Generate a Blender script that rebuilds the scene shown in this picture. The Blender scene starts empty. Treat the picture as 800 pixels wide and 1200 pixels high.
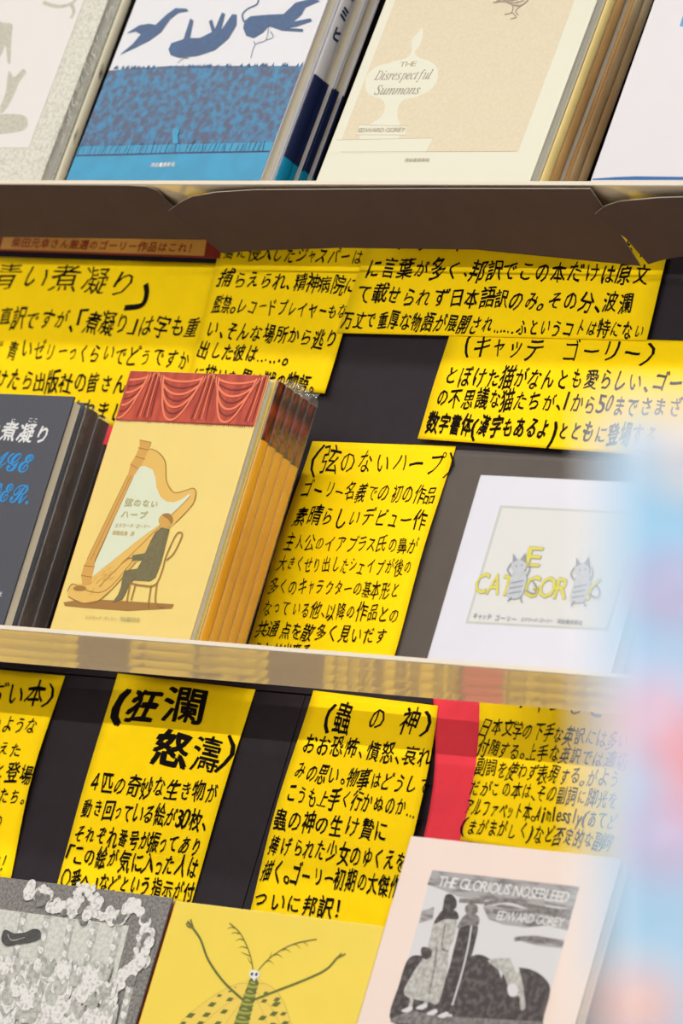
import bpy, bmesh, math, random
from math import sin, cos, radians, pi
from mathutils import Vector, Matrix
random.seed(7)
sc = bpy.context.scene
col = sc.collection

# ------------------------------------------------------------------ camera
F_PX = 6300.0
PSI, PHI, RHO = radians(43.0), 0.258017231431842, 0.28941144126340085
CAM = Vector((2.5911635170729084, -2.5273295447272623, -0.8147203985599704))
FWD = Vector((-sin(PSI)*cos(PHI), cos(PSI)*cos(PHI), sin(PHI)))
R0 = Vector((cos(PSI), sin(PSI), 0)); U0 = R0.cross(FWD)
RT = R0*cos(RHO)+U0*sin(RHO); UP = -R0*sin(RHO)+U0*cos(RHO)
cd = bpy.data.cameras.new('camera'); cam = bpy.data.objects.new('camera', cd); col.objects.link(cam)
M = Matrix((RT, UP, -FWD)).transposed().to_4x4(); M.translation = CAM; cam.matrix_world = M
cd.sensor_fit = 'HORIZONTAL'; cd.sensor_width = 24.0; cd.lens = F_PX/800*24.0
cd.clip_start = 0.05; cd.clip_end = 50
cd.dof.use_dof = True; cd.dof.focus_distance = 3.66; cd.dof.aperture_fstop = 9.6
sc.camera = cam

# ------------------------------------------------------------------ world, lamps, exposure
sc.view_settings.view_transform = 'Standard'; sc.view_settings.look = 'None'
sc.view_settings.gamma = 1; sc.view_settings.use_curve_mapping = False
sc.view_settings.exposure = 0.0
w = bpy.data.worlds.new('world'); sc.world = w; w.use_nodes = True
bg = w.node_tree.nodes['Background']; bg.inputs[0].default_value = (1.0, 0.98, 0.985, 1); bg.inputs[1].default_value = 0.30
CEIL, FLOOR = 1.15, -1.75
TUBES = [(-0.72, 27.0), (-2.75, 190.0), (-4.9, 15.0)]
for y, p in TUBES:
    l = bpy.data.lights.new('tube_light', 'AREA'); l.shape = 'RECTANGLE'; l.size = 5.0; l.size_y = 0.06
    l.energy = p; l.color = (1.0, 0.985, 0.97)
    o = bpy.data.objects.new('tube_light', l); col.objects.link(o); o.location = (0.6, y, CEIL-0.075)

H1, H3 = 0.33883, -0.339          # heights of the upper and lower ledge; the middle ledge is z = 0
D = 0.090                         # back board plane

# ------------------------------------------------------------------ helpers
def lin(c):
    c = c/255.0
    return c/12.92 if c <= 0.04045 else ((c+0.055)/1.055)**2.4
ALB = 1.0                          # reflectance scale of coated cover stock
def mat(name, rgb, rough=0.6, noise=0.0, scale=200.0, rgb2=None, spec=0.3, metal=0.0, coat=0.0, stretch=(1, 1, 1), lo=0.4, hi=0.6, bump=0.0):
    m = bpy.data.materials.new(name); m.use_nodes = True; nt = m.node_tree; b = nt.nodes['Principled BSDF']
    c = tuple(lin(x)*ALB for x in rgb)+(1,)
    b.inputs['Base Color'].default_value = c; b.inputs['Roughness'].default_value = rough
    b.inputs['Specular IOR Level'].default_value = spec; b.inputs['Metallic'].default_value = metal
    b.inputs['Coat Weight'].default_value = coat; b.inputs['Coat Roughness'].default_value = 0.15
    if rgb2 or noise or bump:
        tc = nt.nodes.new('ShaderNodeTexCoord'); mp = nt.nodes.new('ShaderNodeMapping'); n = nt.nodes.new('ShaderNodeTexNoise')
        mp.inputs['Scale'].default_value = stretch
        n.inputs['Scale'].default_value = scale; n.inputs['Detail'].default_value = 5
        nt.links.new(tc.outputs['Object'], mp.inputs[0]); nt.links.new(mp.outputs[0], n.inputs['Vector'])
        if rgb2 or noise:
            r = nt.nodes.new('ShaderNodeValToRGB'); r.color_ramp.elements[0].position = lo; r.color_ramp.elements[1].position = hi
            c2 = tuple(lin(x)*ALB for x in rgb2)+(1,) if rgb2 else tuple(x*(1-noise) for x in c[:3])+(1,)
            r.color_ramp.elements[0].color = c2; r.color_ramp.elements[1].color = c
            nt.links.new(n.outputs['Fac'], r.inputs[0]); nt.links.new(r.outputs[0], b.inputs['Base Color'])
        if bump:
            bp = nt.nodes.new('ShaderNodeBump'); bp.inputs['Strength'].default_value = bump; bp.inputs['Distance'].default_value = 0.001
            nt.links.new(n.outputs['Fac'], bp.inputs['Height']); nt.links.new(bp.outputs[0], b.inputs['Normal'])
    return m

class Frame:
    """a leaned vertical plane: origin O on a ledge, lean th backwards, u to the right, v up, d into the shelf"""
    def __init__(s, O, th=0.0, f=None): s.O = Vector(O); s.th = th; s.f = f
    def P(s, u, d, v):                     # local offset from O
        if s.f: d = d - s.f(v)
        return Vector((u, d*cos(s.th)+v*sin(s.th), v*cos(s.th)-d*sin(s.th)))
    def at(s, x, y):                       # pixel -> (u, v)
        r = FWD + RT*((x-400)/F_PX) - UP*((y-600)/F_PX)
        n = Vector((0, -cos(s.th), sin(s.th))); v = 0.0
        for _ in range(6 if s.f else 1):
            O = s.O + (Vector((0, -s.f(v), 0)) if s.f else Vector((0, 0, 0)))
            t = (O-CAM).dot(n)/r.dot(n); p = CAM + r*t - s.O
            v = p.dot(Vector((0, sin(s.th), cos(s.th))))
        return p.x, v

def link(name, verts, faces, mats, parent=None, mi=None, smooth=False, loc=None):
    me = bpy.data.meshes.new(name); me.from_pydata([tuple(v) for v in verts], [], faces)
    for m in (mats if isinstance(mats, (list, tuple)) else [mats]): me.materials.append(m)
    if mi: me.polygons.foreach_set('material_index', mi)
    if smooth: me.polygons.foreach_set('use_smooth', [True]*len(me.polygons))
    me.update()
    o = bpy.data.objects.new(name, me); col.objects.link(o)
    if parent: o.parent = parent
    if loc is not None: o.location = loc
    return o
def tag(o, label=None, cat=None, group=None, kind=None):
    for k, v in (('label', label), ('category', cat), ('group', group), ('kind', kind)):
        if v: o[k] = v
    return o
def empty(name, loc, label=None, cat=None, group=None):
    o = bpy.data.objects.new(name, None); col.objects.link(o); o.location = loc; o.empty_display_size = 0.02
    return tag(o, label, cat, group)
def boxmesh(x0, x1, y0, y1, z0, z1, bev=0.0, fn=None):
    bm = bmesh.new(); r = bmesh.ops.create_cube(bm, size=1)
    for v in bm.verts: v.co = Vector((x0+(v.co.x+.5)*(x1-x0), y0+(v.co.y+.5)*(y1-y0), z0+(v.co.z+.5)*(z1-z0)))
    if bev: bmesh.ops.bevel(bm, geom=list(bm.edges), offset=bev, segments=2, affect='EDGES', profile=.5)
    if fn:
        for v in bm.verts: v.co = fn(v.co.x, v.co.y, v.co.z)
    return bm
def bobj(name, bm, m, parent=None, loc=None):
    me = bpy.data.meshes.new(name); bm.to_mesh(me); bm.free(); me.materials.append(m)
    o = bpy.data.objects.new(name, me); col.objects.link(o)
    if parent: o.parent = parent
    if loc is not None: o.location = loc
    return o

# glyph outlines from the built-in font
GL = {}
def glyph(ch, off):
    k = (ch, off)
    if k not in GL:
        c = bpy.data.curves.new('g', 'FONT'); c.body = ch; c.resolution_u = 2; c.offset = off; c.fill_mode = 'FRONT'
        o = bpy.data.objects.new('g', c); col.objects.link(o); bpy.context.view_layer.update()
        me = bpy.data.meshes.new_from_object(o.evaluated_get(bpy.context.evaluated_depsgraph_get()))
        vs = [(v.co.x, v.co.y) for v in me.vertices]; fs = [tuple(p.vertices) for p in me.polygons]
        xs = [a for a, b in vs] or [0, 1]
        GL[k] = (vs, fs, min(xs), max(xs))
        bpy.data.objects.remove(o); bpy.data.curves.remove(c); bpy.data.meshes.remove(me)
    return GL[k]

PXMM = 0.001/1.58                  # metres of height per photo pixel at the shelf
class Print:
    """flat print lying on a frame's front plane; everything ends up in one thin mesh"""
    def __init__(s, fr): s.fr = fr; s.items = []; s.tb = None; s.mats = []
    def mid(s, m):
        if m not in s.mats: s.mats.append(m)
        return s.mats.index(m)
    def add(s, uv, faces, m, lev):
        s.items.append((lev, len(s.items), uv, faces, m, s.tb))
    def poly_uv(s, uv, m, lev=1):
        a = sum(uv[i-1][0]*uv[i][1]-uv[i][0]*uv[i-1][1] for i in range(len(uv)))
        if a < 0: uv = uv[::-1]
        s.add(uv, [tuple(range(len(uv)))], m, lev)
    def poly(s, px, m, lev=1, sc=1, ox=0, oy=0):
        s.poly_uv([s.fr.at(x/sc+ox, y/sc+oy) for x, y in px], m, lev)
    def smooth(s, px, m, lev=1, sc=1, ox=0, oy=0):         # closed Catmull-Rom outline
        s.poly_uv(cat([s.fr.at(x/sc+ox, y/sc+oy) for x, y in px], True), m, lev)
    def stroke_uv(s, uv, m, w=.0005, lev=2, taper=False):
        n = len(uv); L = []
        for i, (u, v) in enumerate(uv):
            a = uv[max(i-1, 0)]; b = uv[min(i+1, n-1)]
            dx, dy = b[0]-a[0], b[1]-a[1]; l = math.hypot(dx, dy) or 1
            ww = w*(1-.75*i/(n-1)) if taper else w
            L.append((u-dy/l*ww/2, v+dx/l*ww/2)); L.append((u+dy/l*ww/2, v-dx/l*ww/2))
        s.add(L, [(2*i, 2*i+1, 2*i+3, 2*i+2) for i in range(n-1)], m, lev)
    def stroke(s, px, m, w=.0005, lev=2, sc=1, ox=0, oy=0, taper=False, curve=True):
        uv = [s.fr.at(x/sc+ox, y/sc+oy) for x, y in px]
        s.stroke_uv(cat(uv, False) if curve and len(uv) > 2 else uv, m, w, lev, taper)
    def disc(s, x, y, r, m, lev=1, ry=None, sc=1, ox=0, oy=0):      # r in metres
        u, v = s.fr.at(x/sc+ox, y/sc+oy)
        s.poly_uv([(u+r*cos(a*pi/7), v+(ry or r)*sin(a*pi/7)) for a in range(14)], m, lev)
    def text(s, txt, x0, y0, x1, y1, h, m, weight=.018, jit=1.0, slant=0.0, lev=1, cw=.96, prop=False):
        u0, v0 = s.fr.at(x0, y0); u1, v1 = s.fr.at(x1, y1); hh = h*PXMM
        def wd(c):
            if prop:
                g = glyph(c, 0.0); return (g[3]-g[2]+.09) if g[0] else .3
            if c in '、。，．・': return .55
            if c in '（）()「」': return .6
            if c == '　': return .8
            if c == ' ': return .45
            if ord(c) < 128: return .58
            if c in 'ッっュャょゃ': return .75
            return 1.0
        W = [wd(c)*(1+random.uniform(-.08, .08)*jit) for c in txt]; tot = sum(W); L = math.hypot(u1-u0, v1-v0); a0 = math.atan2(v1-v0, u1-u0)
        acc = 0; s.tid = getattr(s, 'tid', 0)+1; ci = 0
        for c, cwid in zip(txt, W):
            cell = cwid/tot*L; p = (acc+cwid/2)/tot; acc += cwid
            vs, fs, xa, xb = glyph(c, 0.0); ci += 1
            if not vs: continue
            cu = u0+(u1-u0)*p; cv = v0+(v1-v0)*p+random.gauss(0, .035)*hh*jit; cu += random.gauss(0, .02)*hh*jit
            full = ord(c) > 255 and ord(c) < 0x1D000
            gw = 1.0 if full and c not in '（）「」、。' else max(xb-xa, .18 if prop else .35)
            gx = .5 if full and c not in '（）「」、。' else (xa+xb)/2
            sx = cell*cw/gw; 
            if c in '、。': sx = hh*.9
            if not prop and not full: sx = cell*.85/max(xb-xa, .3)
            sy = hh*(1.0 if full else 1.15)
            big = 1+random.gauss(0, .06)*jit
            kana = 0x3040 <= ord(c) <= 0x30ff
            if kana and jit: big *= .93
            sx *= big; sy *= big*(1+random.gauss(0, .04)*jit)
            r = random.gauss(0, .045)*jit; sh = slant+random.gauss(0, .05)*jit
            ph = [random.uniform(0, 6.3) for _ in range(4)]; am = .035*jit
            gy = .38 if full else .35
            wt = max(weight, 0); shifts = [(0, 0)] if wt == 0 else [(wt, wt*.6), (-wt, -wt*.6), (wt*.6, -wt), (-wt*.6, wt)]
            for si, (dx_, dy_) in enumerate(shifts):
              out = []
              for x, y in vs:
                x = x-gx+dx_; y = y-gy+dy_
                xx = x+am*sin(5*y+ph[0])+am*.6*sin(9*x+ph[1]); yy = y+am*sin(5*x+ph[2])+am*.6*sin(9*y+ph[3])
                xx = xx*sx; yy = yy*sy; xx += sh*yy
                X = xx*cos(r)-yy*sin(r); Y = xx*sin(r)+yy*cos(r)
                X, Y = X*cos(a0*.5)-Y*sin(a0*.5), X*sin(a0*.5)+Y*cos(a0*.5)
                out.append((cu+X, cv+Y))
              s.tb = (s.tid, (ci % 3)*4+si); s.add(out, fs, m, lev); s.tb = None
    def bake(s):                                   # every item gets its own thin layer so that no two print faces coincide
        s.v = []; s.f = []; s.mi = []; off = .00006; lt = None
        for lev, _, uv, faces, m, tb in sorted(s.items, key=lambda t: t[:2]):
            if tb is None: off += .000004; o = off
            else:
                if tb[0] != lt: off += .00006; lt = tb[0]
                o = off-.00005+.000004*tb[1]
            b = len(s.v); i = s.mid(m); s.v += [(u, v, o) for u, v in uv]
            for f in faces: s.f.append(tuple(b+k for k in f)); s.mi.append(i)
    def build(s, name, parent, label=None):
        if not s.items: return None
        s.bake()
        o = link(name, [s.fr.P(u, -q, v) for u, v, q in s.v], s.f, s.mats, parent, s.mi)
        if label: o['label'] = label
        return o

def cat(p, closed, n=5):
    out = []; N = len(p)
    for i in range(N if closed else N-1):
        if closed: a, b, c, d = p[i-1], p[i], p[(i+1) % N], p[(i+2) % N]
        else: a, b, c, d = p[max(i-1, 0)], p[i], p[i+1], p[min(i+2, N-1)]
        for k in range(n):
            t = k/n
            out.append(tuple(.5*((2*b[j])+(-a[j]+c[j])*t+(2*a[j]-5*b[j]+4*c[j]-d[j])*t*t+(-a[j]+3*b[j]-3*c[j]+d[j])*t**3) for j in (0, 1)))
    if not closed: out.append(p[-1])
    return out

# ------------------------------------------------------------------ materials
m_board = mat('black_board', (36, 28, 33), .6, noise=.15, scale=90, spec=.2)
m_seam = mat('board_core', (20, 18, 20), .9)
m_yel = mat('yellow_paper', (250, 211, 0), .75, noise=.03, scale=60, spec=.12)
m_gsh = mat('charcoal_grey', (84, 76, 70), .6, noise=.06, scale=60)
m_red = mat('red_paper', (226, 54, 68), .7, noise=.08, scale=40, spec=.2)
m_ink = mat('black_ink', (18, 11, 9), .7, spec=.06)
m_bann = mat('orange_banner', (222, 160, 70), .6, noise=.06, scale=50)
m_bred = mat('dark_red_border', (140, 45, 30), .6)
m_bink = mat('brick_red_ink', (150, 50, 30), .6)
m_rim = mat('painted_edge_highlight', (170, 158, 148), .7)
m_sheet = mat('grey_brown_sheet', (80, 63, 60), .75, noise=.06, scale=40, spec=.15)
m_floor = mat('pale_floor', (212, 206, 198), .4, noise=.1, scale=3)
m_wall = mat('wall_paint', (205, 200, 195), .8, noise=.03, scale=5)
m_ceil = mat('ceiling_paint', (235, 233, 230), .9, noise=.02, scale=5)
m_lampm = mat('lamp_metal', (225, 225, 225), .4)
m_page = mat('page_paper', (232, 224, 200), .9, noise=.1, scale=60, stretch=(1, 40, .3))
m_pagew = mat('page_paper_grey', (224, 223, 212), .9, noise=.12, scale=60, stretch=(1, 40, .3))
def ledge_material():
    m = bpy.data.materials.new('satin_metal_ledge'); m.use_nodes = True; nt = m.node_tree
    b = nt.nodes['Principled BSDF']; b.inputs['Base Color'].default_value = (.92, .78, .60, 1); b.inputs['Roughness'].default_value = .5
    b.inputs['Specular IOR Level'].default_value = .2
    g = nt.nodes.new('ShaderNodeBsdfGlossy'); g.inputs['Color'].default_value = (.86, .83, .80, 1); g.inputs['Roughness'].default_value = .1
    mx = nt.nodes.new('ShaderNodeMixShader'); mx.inputs[0].default_value = .38
    nt.links.new(b.outputs[0], mx.inputs[1]); nt.links.new(g.outputs[0], mx.inputs[2])
    nt.links.new(mx.outputs[0], nt.nodes['Material Output'].inputs['Surface'])
    return m
m_ledge = ledge_material()
m_lip = mat('ledge_lip_enamel', (206, 196, 178), .4)
m_em = bpy.data.materials.new('lit_diffuser'); m_em.use_nodes = True
m_em.node_tree.nodes['Principled BSDF'].inputs['Emission Color'].default_value = (1, .97, .93, 1)
m_em.node_tree.nodes['Principled BSDF'].inputs['Emission Strength'].default_value = 2.0
def plastic_material():
    m = bpy.data.materials.new('clear_plastic'); m.use_nodes = True; nt = m.node_tree
    nt.nodes.remove(nt.nodes['Principled BSDF'])
    t = nt.nodes.new('ShaderNodeBsdfTransparent'); g = nt.nodes.new('ShaderNodeBsdfGlossy'); g.inputs['Roughness'].default_value = .12
    d = nt.nodes.new('ShaderNodeBsdfDiffuse'); d.inputs['Color'].default_value = (.9, .9, .88, 1)
    m1 = nt.nodes.new('ShaderNodeMixShader'); m1.inputs[0].default_value = .3; m2 = nt.nodes.new('ShaderNodeMixShader'); m2.inputs[0].default_value = .12
    n = nt.nodes.new('ShaderNodeTexNoise'); n.inputs['Scale'].default_value = 130; tc = nt.nodes.new('ShaderNodeTexCoord')
    bp = nt.nodes.new('ShaderNodeBump'); bp.inputs['Strength'].default_value = .8; bp.inputs['Distance'].default_value = .002
    nt.links.new(tc.outputs['Object'], n.inputs['Vector']); nt.links.new(n.outputs['Fac'], bp.inputs['Height']); nt.links.new(bp.outputs[0], g.inputs['Normal'])
    nt.links.new(g.outputs[0], m1.inputs[1]); nt.links.new(d.outputs[0], m1.inputs[2])
    nt.links.new(t.outputs[0], m2.inputs[1]); nt.links.new(m1.outputs[0], m2.inputs[2])
    nt.links.new(m2.outputs[0], nt.nodes['Material Output'].inputs['Surface'])
    return m
m_plas = plastic_material()

# ------------------------------------------------------------------ room
def slab(name, x0, x1, y0, y1, z0, z1, m):
    return tag(bobj(name, boxmesh(x0, x1, y0, y1, z0, z1), m), kind='structure')
slab('floor', -4, 5.5, -7, .3, FLOOR-.05, FLOOR, m_floor)
slab('ceiling', -4, 5.5, -7, .3, CEIL, CEIL+.05, m_ceil)
slab('wall_back', -4, 5.5, .2, .3, FLOOR, CEIL, m_wall)
for i, (y, p) in enumerate(TUBES):
    t = empty('ceiling_light', (.6, y, CEIL), 'long white ceiling tube light, %s row out from the shelf' % ['first', 'second', 'third'][i], 'light')
    bobj('housing', boxmesh(-2.55, 2.55, -.06, .06, -.055, 0, .004), m_lampm, t)
    bobj('diffuser', boxmesh(-2.5, 2.5, -.03, .03, -.068, -.056, .003), m_em, t)

# ------------------------------------------------------------------ shelf unit
XL, XR = -.75, 1.35
unit = empty('display_shelf', (0, 0, FLOOR), 'tall display shelf with shallow satin metal ledges and black back panels', 'shelf')
def upart(name, bm, m, label=None):
    o = bobj(name, bm, m, unit, (0, 0, -FLOOR))
    if label: o['label'] = label
    return o
for seams, za, zb in (([XL, -.234, .1668, .5668, .9668, XR], FLOOR+.12, -.004), ([XL, -.35, .05, .45, .85, XR], -.003, .74)):
    for a, b in zip(seams, seams[1:]):
        upart('back_panel', boxmesh(a+.0004, b-.0004, D, D+.006, za, zb, .0006), m_board)
upart('backing_sheet', boxmesh(XL, XR, D+.0062, D+.02, FLOOR+.1, .75), m_seam)
for x in (XL-.03, XR): upart('upright', boxmesh(x, x+.03, -.02, D+.03, FLOOR, .78, .002), m_lampm)
upart('plinth', boxmesh(XL, XR, 0, D+.02, FLOOR, FLOOR+.1, .002), m_lampm)
LD = .056
def ledge(z):
    prof = [(0, 0), (0, -.0028), (.0012, -.0032), (.018, -.0040), (.036, -.0056), (.048, -.0074), (LD, -.0092), (LD, 0)]
    n = len(prof); vs = [(x, y, z+q) for x in (XL, XR) for y, q in prof]
    fs = [(i, i+n, (i+1) % n+n, (i+1) % n) for i in range(n)]+[tuple(range(n)), tuple(range(2*n-1, n-1, -1))]
    mi = [1, 1]+[0]*(len(fs)-2)
    o = link('ledge', vs, fs, [m_ledge, m_lip], unit, mi, loc=(0, 0, -FLOOR))
    bm = bmesh.new(); bm.from_mesh(o.data); bmesh.ops.recalc_face_normals(bm, faces=bm.faces); bm.to_mesh(o.data); bm.free()
for z in (H1, 0, H3, -.72, -1.1): ledge(z)

# dark sheets pinned under the upper ledge
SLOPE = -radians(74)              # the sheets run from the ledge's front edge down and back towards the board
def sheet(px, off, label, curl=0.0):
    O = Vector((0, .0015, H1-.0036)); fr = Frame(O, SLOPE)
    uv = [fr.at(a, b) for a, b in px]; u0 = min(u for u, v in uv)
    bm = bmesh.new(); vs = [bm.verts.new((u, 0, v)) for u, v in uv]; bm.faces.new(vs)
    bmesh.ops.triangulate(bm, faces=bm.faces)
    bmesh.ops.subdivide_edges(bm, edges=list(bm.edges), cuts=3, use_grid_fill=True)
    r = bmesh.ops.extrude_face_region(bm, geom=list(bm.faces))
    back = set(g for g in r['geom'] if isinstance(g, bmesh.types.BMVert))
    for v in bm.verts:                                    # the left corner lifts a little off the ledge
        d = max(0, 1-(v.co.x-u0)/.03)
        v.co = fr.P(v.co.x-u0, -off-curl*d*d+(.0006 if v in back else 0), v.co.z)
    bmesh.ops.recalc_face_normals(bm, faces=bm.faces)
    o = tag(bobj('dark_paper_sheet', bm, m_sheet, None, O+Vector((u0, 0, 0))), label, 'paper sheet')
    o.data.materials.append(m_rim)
    for p in o.data.polygons:                             # edge highlight painted on as a paler rim colour
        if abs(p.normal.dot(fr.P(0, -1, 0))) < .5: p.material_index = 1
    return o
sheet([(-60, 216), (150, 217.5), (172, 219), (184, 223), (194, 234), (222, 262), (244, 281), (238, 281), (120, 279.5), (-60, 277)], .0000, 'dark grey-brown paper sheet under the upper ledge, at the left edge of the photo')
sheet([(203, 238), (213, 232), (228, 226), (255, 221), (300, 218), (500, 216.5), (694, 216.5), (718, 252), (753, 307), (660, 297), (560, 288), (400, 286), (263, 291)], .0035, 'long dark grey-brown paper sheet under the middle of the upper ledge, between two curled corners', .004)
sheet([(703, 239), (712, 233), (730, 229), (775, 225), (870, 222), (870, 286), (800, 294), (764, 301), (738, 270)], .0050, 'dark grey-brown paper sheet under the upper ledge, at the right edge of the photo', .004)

# ------------------------------------------------------------------ handwritten cards on the back board
def card(name, px, label, rows, layer=0, bulge=.003, base=.0006, m=m_yel, curl=0.0, catg='sign', group='handwritten yellow comment cards', extra=None, ink=m_ink, ink_name=True, bow=(0, 0), hs=.94, wt0=.014):
    y = D-.0006-layer*.0007
    flat = Frame((0, y, 0), 0); uv0 = [flat.at(a, b) for a, b in px]
    vt = max(v for u, v in uv0); vb = min(v for u, v in uv0); Hh = vt-vb
    def f(v):
        t = min(max((vt-v)/Hh, 0), 1)
        return base+bulge*sin(pi*t)**2*(1 if t < .5 else 1)+curl*t**3
    fr = Frame((0, y, 0), 0, f); TL, TR, BR, BL = [fr.at(a, b) for a, b in px]
    n, k = 30, 14; V = []; Fc = []
    cu = sum(p[0] for p in (TL, TR, BR, BL))/4
    O = Vector((cu, y, vb)); fr.O = fr.O  # world frame
    for j in range(n+1):
        for i in range(k+1):
            s_, t_ = i/k, j/n
            u = (TL[0]*(1-s_)+TR[0]*s_)*(1-t_)+(BL[0]*(1-s_)+BR[0]*s_)*t_; v = (TL[1]*(1-s_)+TR[1]*s_)*(1-t_)+(BL[1]*(1-s_)+BR[1]*s_)*t_
            u += (bow[0]*(1-s_)+bow[1]*s_)*sin(pi*t_)
            V.append(Vector((0, y, 0))+fr.P(u, 0, v)-O)
    N = len(V); V += [p+Vector((0, .00025, 0)) for p in V]
    q = lambda i, j: j*(k+1)+i
    for j in range(n):
        for i in range(k):
            a, b, c, d = q(i, j), q(i, j+1), q(i+1, j+1), q(i+1, j); Fc.append((a, b, c, d)); Fc.append((a+N, d+N, c+N, b+N))
    rim = [q(i, 0) for i in range(k+1)]+[q(k, j) for j in range(1, n+1)]+[q(i, n) for i in range(k-1, -1, -1)]+[q(0, j) for j in range(n-1, 0, -1)]
    for i in range(len(rim)):
        a, b = rim[i-1], rim[i]; Fc.append((a, b, b+N, a+N))
    root = link(name, V, Fc, m, None, None, True, O); tag(root, label, catg, group)
    pr = Print(fr)
    for r in rows: pr.text(*r[:5], r[5]*hs, ink, **dict(dict(weight=wt0), **(r[6] if len(r) > 6 else {})))
    if extra: extra(pr)
    if pr.items:
        pr.bake()
        link('handwriting' if ink_name else 'printed_lettering', [Vector((0, y, 0))+fr.P(u, -.00005-q, v)-O for u, v, q in pr.v], pr.f, pr.mats, root, pr.mi)
    return root
B = dict(weight=.03)
hook = lambda pr: pr.stroke([(171, 333), (172, 345), (166, 358), (146, 361)], m_ink, .0045, 3)
card('comment_card', [(-70, 299), (263, 309), (206, 502), (-130, 490)],
     'wide yellow handwritten card behind the dark grey book, largest title, left edge of middle row', [
     ('青い煮凝り', -8, 322, 163, 331, 41, dict(weight=.0)),
     ('直訳ですが、「煮凝り」は字も重', -2, 371, 234, 386, 31, dict(weight=.012)),
     ('“青いゼリーっくらいでどうですか', -4, 408, 223, 421, 29, dict(weight=.01)),
     ('けたら出版社の皆さん', -6, 445, 150, 450, 29), ('て本にしてくれまし', -5, 474, 147, 483, 27)], 0, .0015, extra=hook)
card('comment_card', [(262, 270), (436, 277), (380, 461), (220, 446)],
     'yellow handwritten card directly above the curtain-topped harp books', [
     ('猫に侵入したジャスパーは', 263, 295, 426, 302, 24), ('捕らえられ、精神病院に', 257, 325, 420, 335, 25),
     ('監禁。レコードプレイヤーもな', 250, 356, 408, 366, 24), ('い、そんな場所から逃り', 242, 385, 396, 398, 25),
     ('出した彼は……。', 232, 410, 340, 418, 25), ('に描いた黒い獣の物語。', 226, 437, 370, 452, 24)], 1, .001, curl=.002)
card('comment_card', [(452, 235), (795, 245), (757, 399), (394, 390)],
     'wide yellow handwritten card high on the right, tucked under the two dark sheets', [
     ('エドワード・ゴーリーの中でも特', 440, 282, 770, 292, 26),
     ('に言葉が多く、邦訳でこの本だけは原文', 429, 313, 761, 322, 29),
     ('て載せられず日本語訳のみ。その分、波瀾', 418, 345, 742, 356, 27),
     ('万丈で重厚な物語が展開され……ふというコトは特にない', 401, 374, 756, 388, 25)], 2, .001, curl=.0015)
card('comment_card', [(527, 391), (850, 401), (815, 538), (489, 514)],
     'yellow handwritten card at right of middle row, above the white book of cats', [
     ('（キャッテ　ゴーリー）', 541, 405, 768, 415, 32, dict(weight=.008)),
     ('とぼけた猫がなんとも愛らしい、ゴーリー', 521, 440, 835, 449, 28),
     ('の不思議な猫たちが、1から50までさまざまな', 511, 466, 835, 478, 27),
     ('数字書体(漢字もあるよ)とともに登場する', 500, 495, 770, 512, 27, dict(weight=.026))], 3, .001, curl=.001)
card('comment_card', [(366, 517), (534, 523), (459, 778), (287, 766)],
     'yellow handwritten card between the harp books and the white book of cats', [
     ('（弦のないハープ）', 364, 538, 533, 545, 35, dict(weight=.0)), ('ゴーリー名義での初の作品', 353, 573, 512, 581, 27, dict(weight=.005)),
     ('素晴らしいデビュー作', 345, 604, 501, 610, 28, dict(weight=.008)), ('主人公のイアブラス氏の鼻が', 334, 635, 490, 639, 23, dict(weight=.0)),
     ('大きくせり出したシェイプが後の', 326, 660, 483, 665, 22, dict(weight=.0)), ('多くのキャラクターの基本形と', 316, 685, 469, 693, 23, dict(weight=.0)),
     ('なっている他、以降の作品との', 308, 711, 469, 721, 23, dict(weight=.0)), ('共通点を散多く見いだす', 300, 737, 454, 746, 23, dict(weight=.005)),
     ('ことが出来る', 296, 760, 365, 763, 19)], 0, .003, curl=.002)
card('comment_card', [(-90, 776), (76, 792), (12, 1032), (-150, 1018)],
     'yellow handwritten card cut by the left edge of the photo, lower row', [
     ('ぢい本）', -14, 811, 64, 816, 33, dict(weight=.01)), ('のような', -10, 847, 43, 853, 23), ('あらえた', -30, 874, 26, 880, 22),
     ('っと登場', -20, 900, 39, 910, 26), ('怪物たち。', -25, 928, 30, 936, 23), ('の', -8, 962, 4, 963, 20), ('す！', -10, 1010, 14, 1012, 24)], 0, .003, bow=(0, -.003))
card('comment_card', [(138, 789), (299, 808), (223, 1062), (64, 1046)],
     'yellow handwritten card with the boldest two-line title, lower row, behind the grey landscape book', [
     ('（狂', 131, 825, 188, 827, 46, dict(weight=.035)), ('瀾', 190, 828, 240, 830, 46, dict(weight=.018)), ('怒', 180, 877, 224, 880, 42, dict(weight=.035)), ('濤）', 226, 881, 276, 887, 44, dict(weight=.008)),
     ('４匹の奇妙な生き物が', 104, 916, 256, 930, 28), ('動き回っている絵が30枚、', 97, 946, 244, 962, 26),
     ('それぞれ番号が振ってあり', 87, 976, 236, 994, 26), ('「この絵が気に入った人は', 78, 1001, 232, 1018, 27),
     ('〇番へ」などという指示が付', 72, 1028, 228, 1046, 25)], 0, .0015)
card('comment_card', [(367, 809), (513, 827), (444, 1112), (286, 1094)],
     'yellow handwritten card with an insect-god title, lower row, touching the red sheet', [
     ('（蟲　の　神）', 379, 840, 506, 848, 37, dict(weight=.012)), ('おお恐怖、憤怒、哀れ', 355, 871, 506, 888, 28),
     ('みの思い。物事はどうして', 346, 902, 505, 922, 27), ('こうも上手く行かぬのか…。', 336, 929, 497, 950, 27),
     ('蟲の神の生け贄に', 321, 960, 456, 974, 29), ('捧げられた少女のゆくえを', 316, 990, 478, 1010, 28),
     ('描く。ゴーリー初期の大傑作', 308, 1019, 470, 1040, 29), ('ついに邦訳！', 297, 1052, 410, 1068, 26)], 1, .004, bow=(0, .009), hs=.9)
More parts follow.
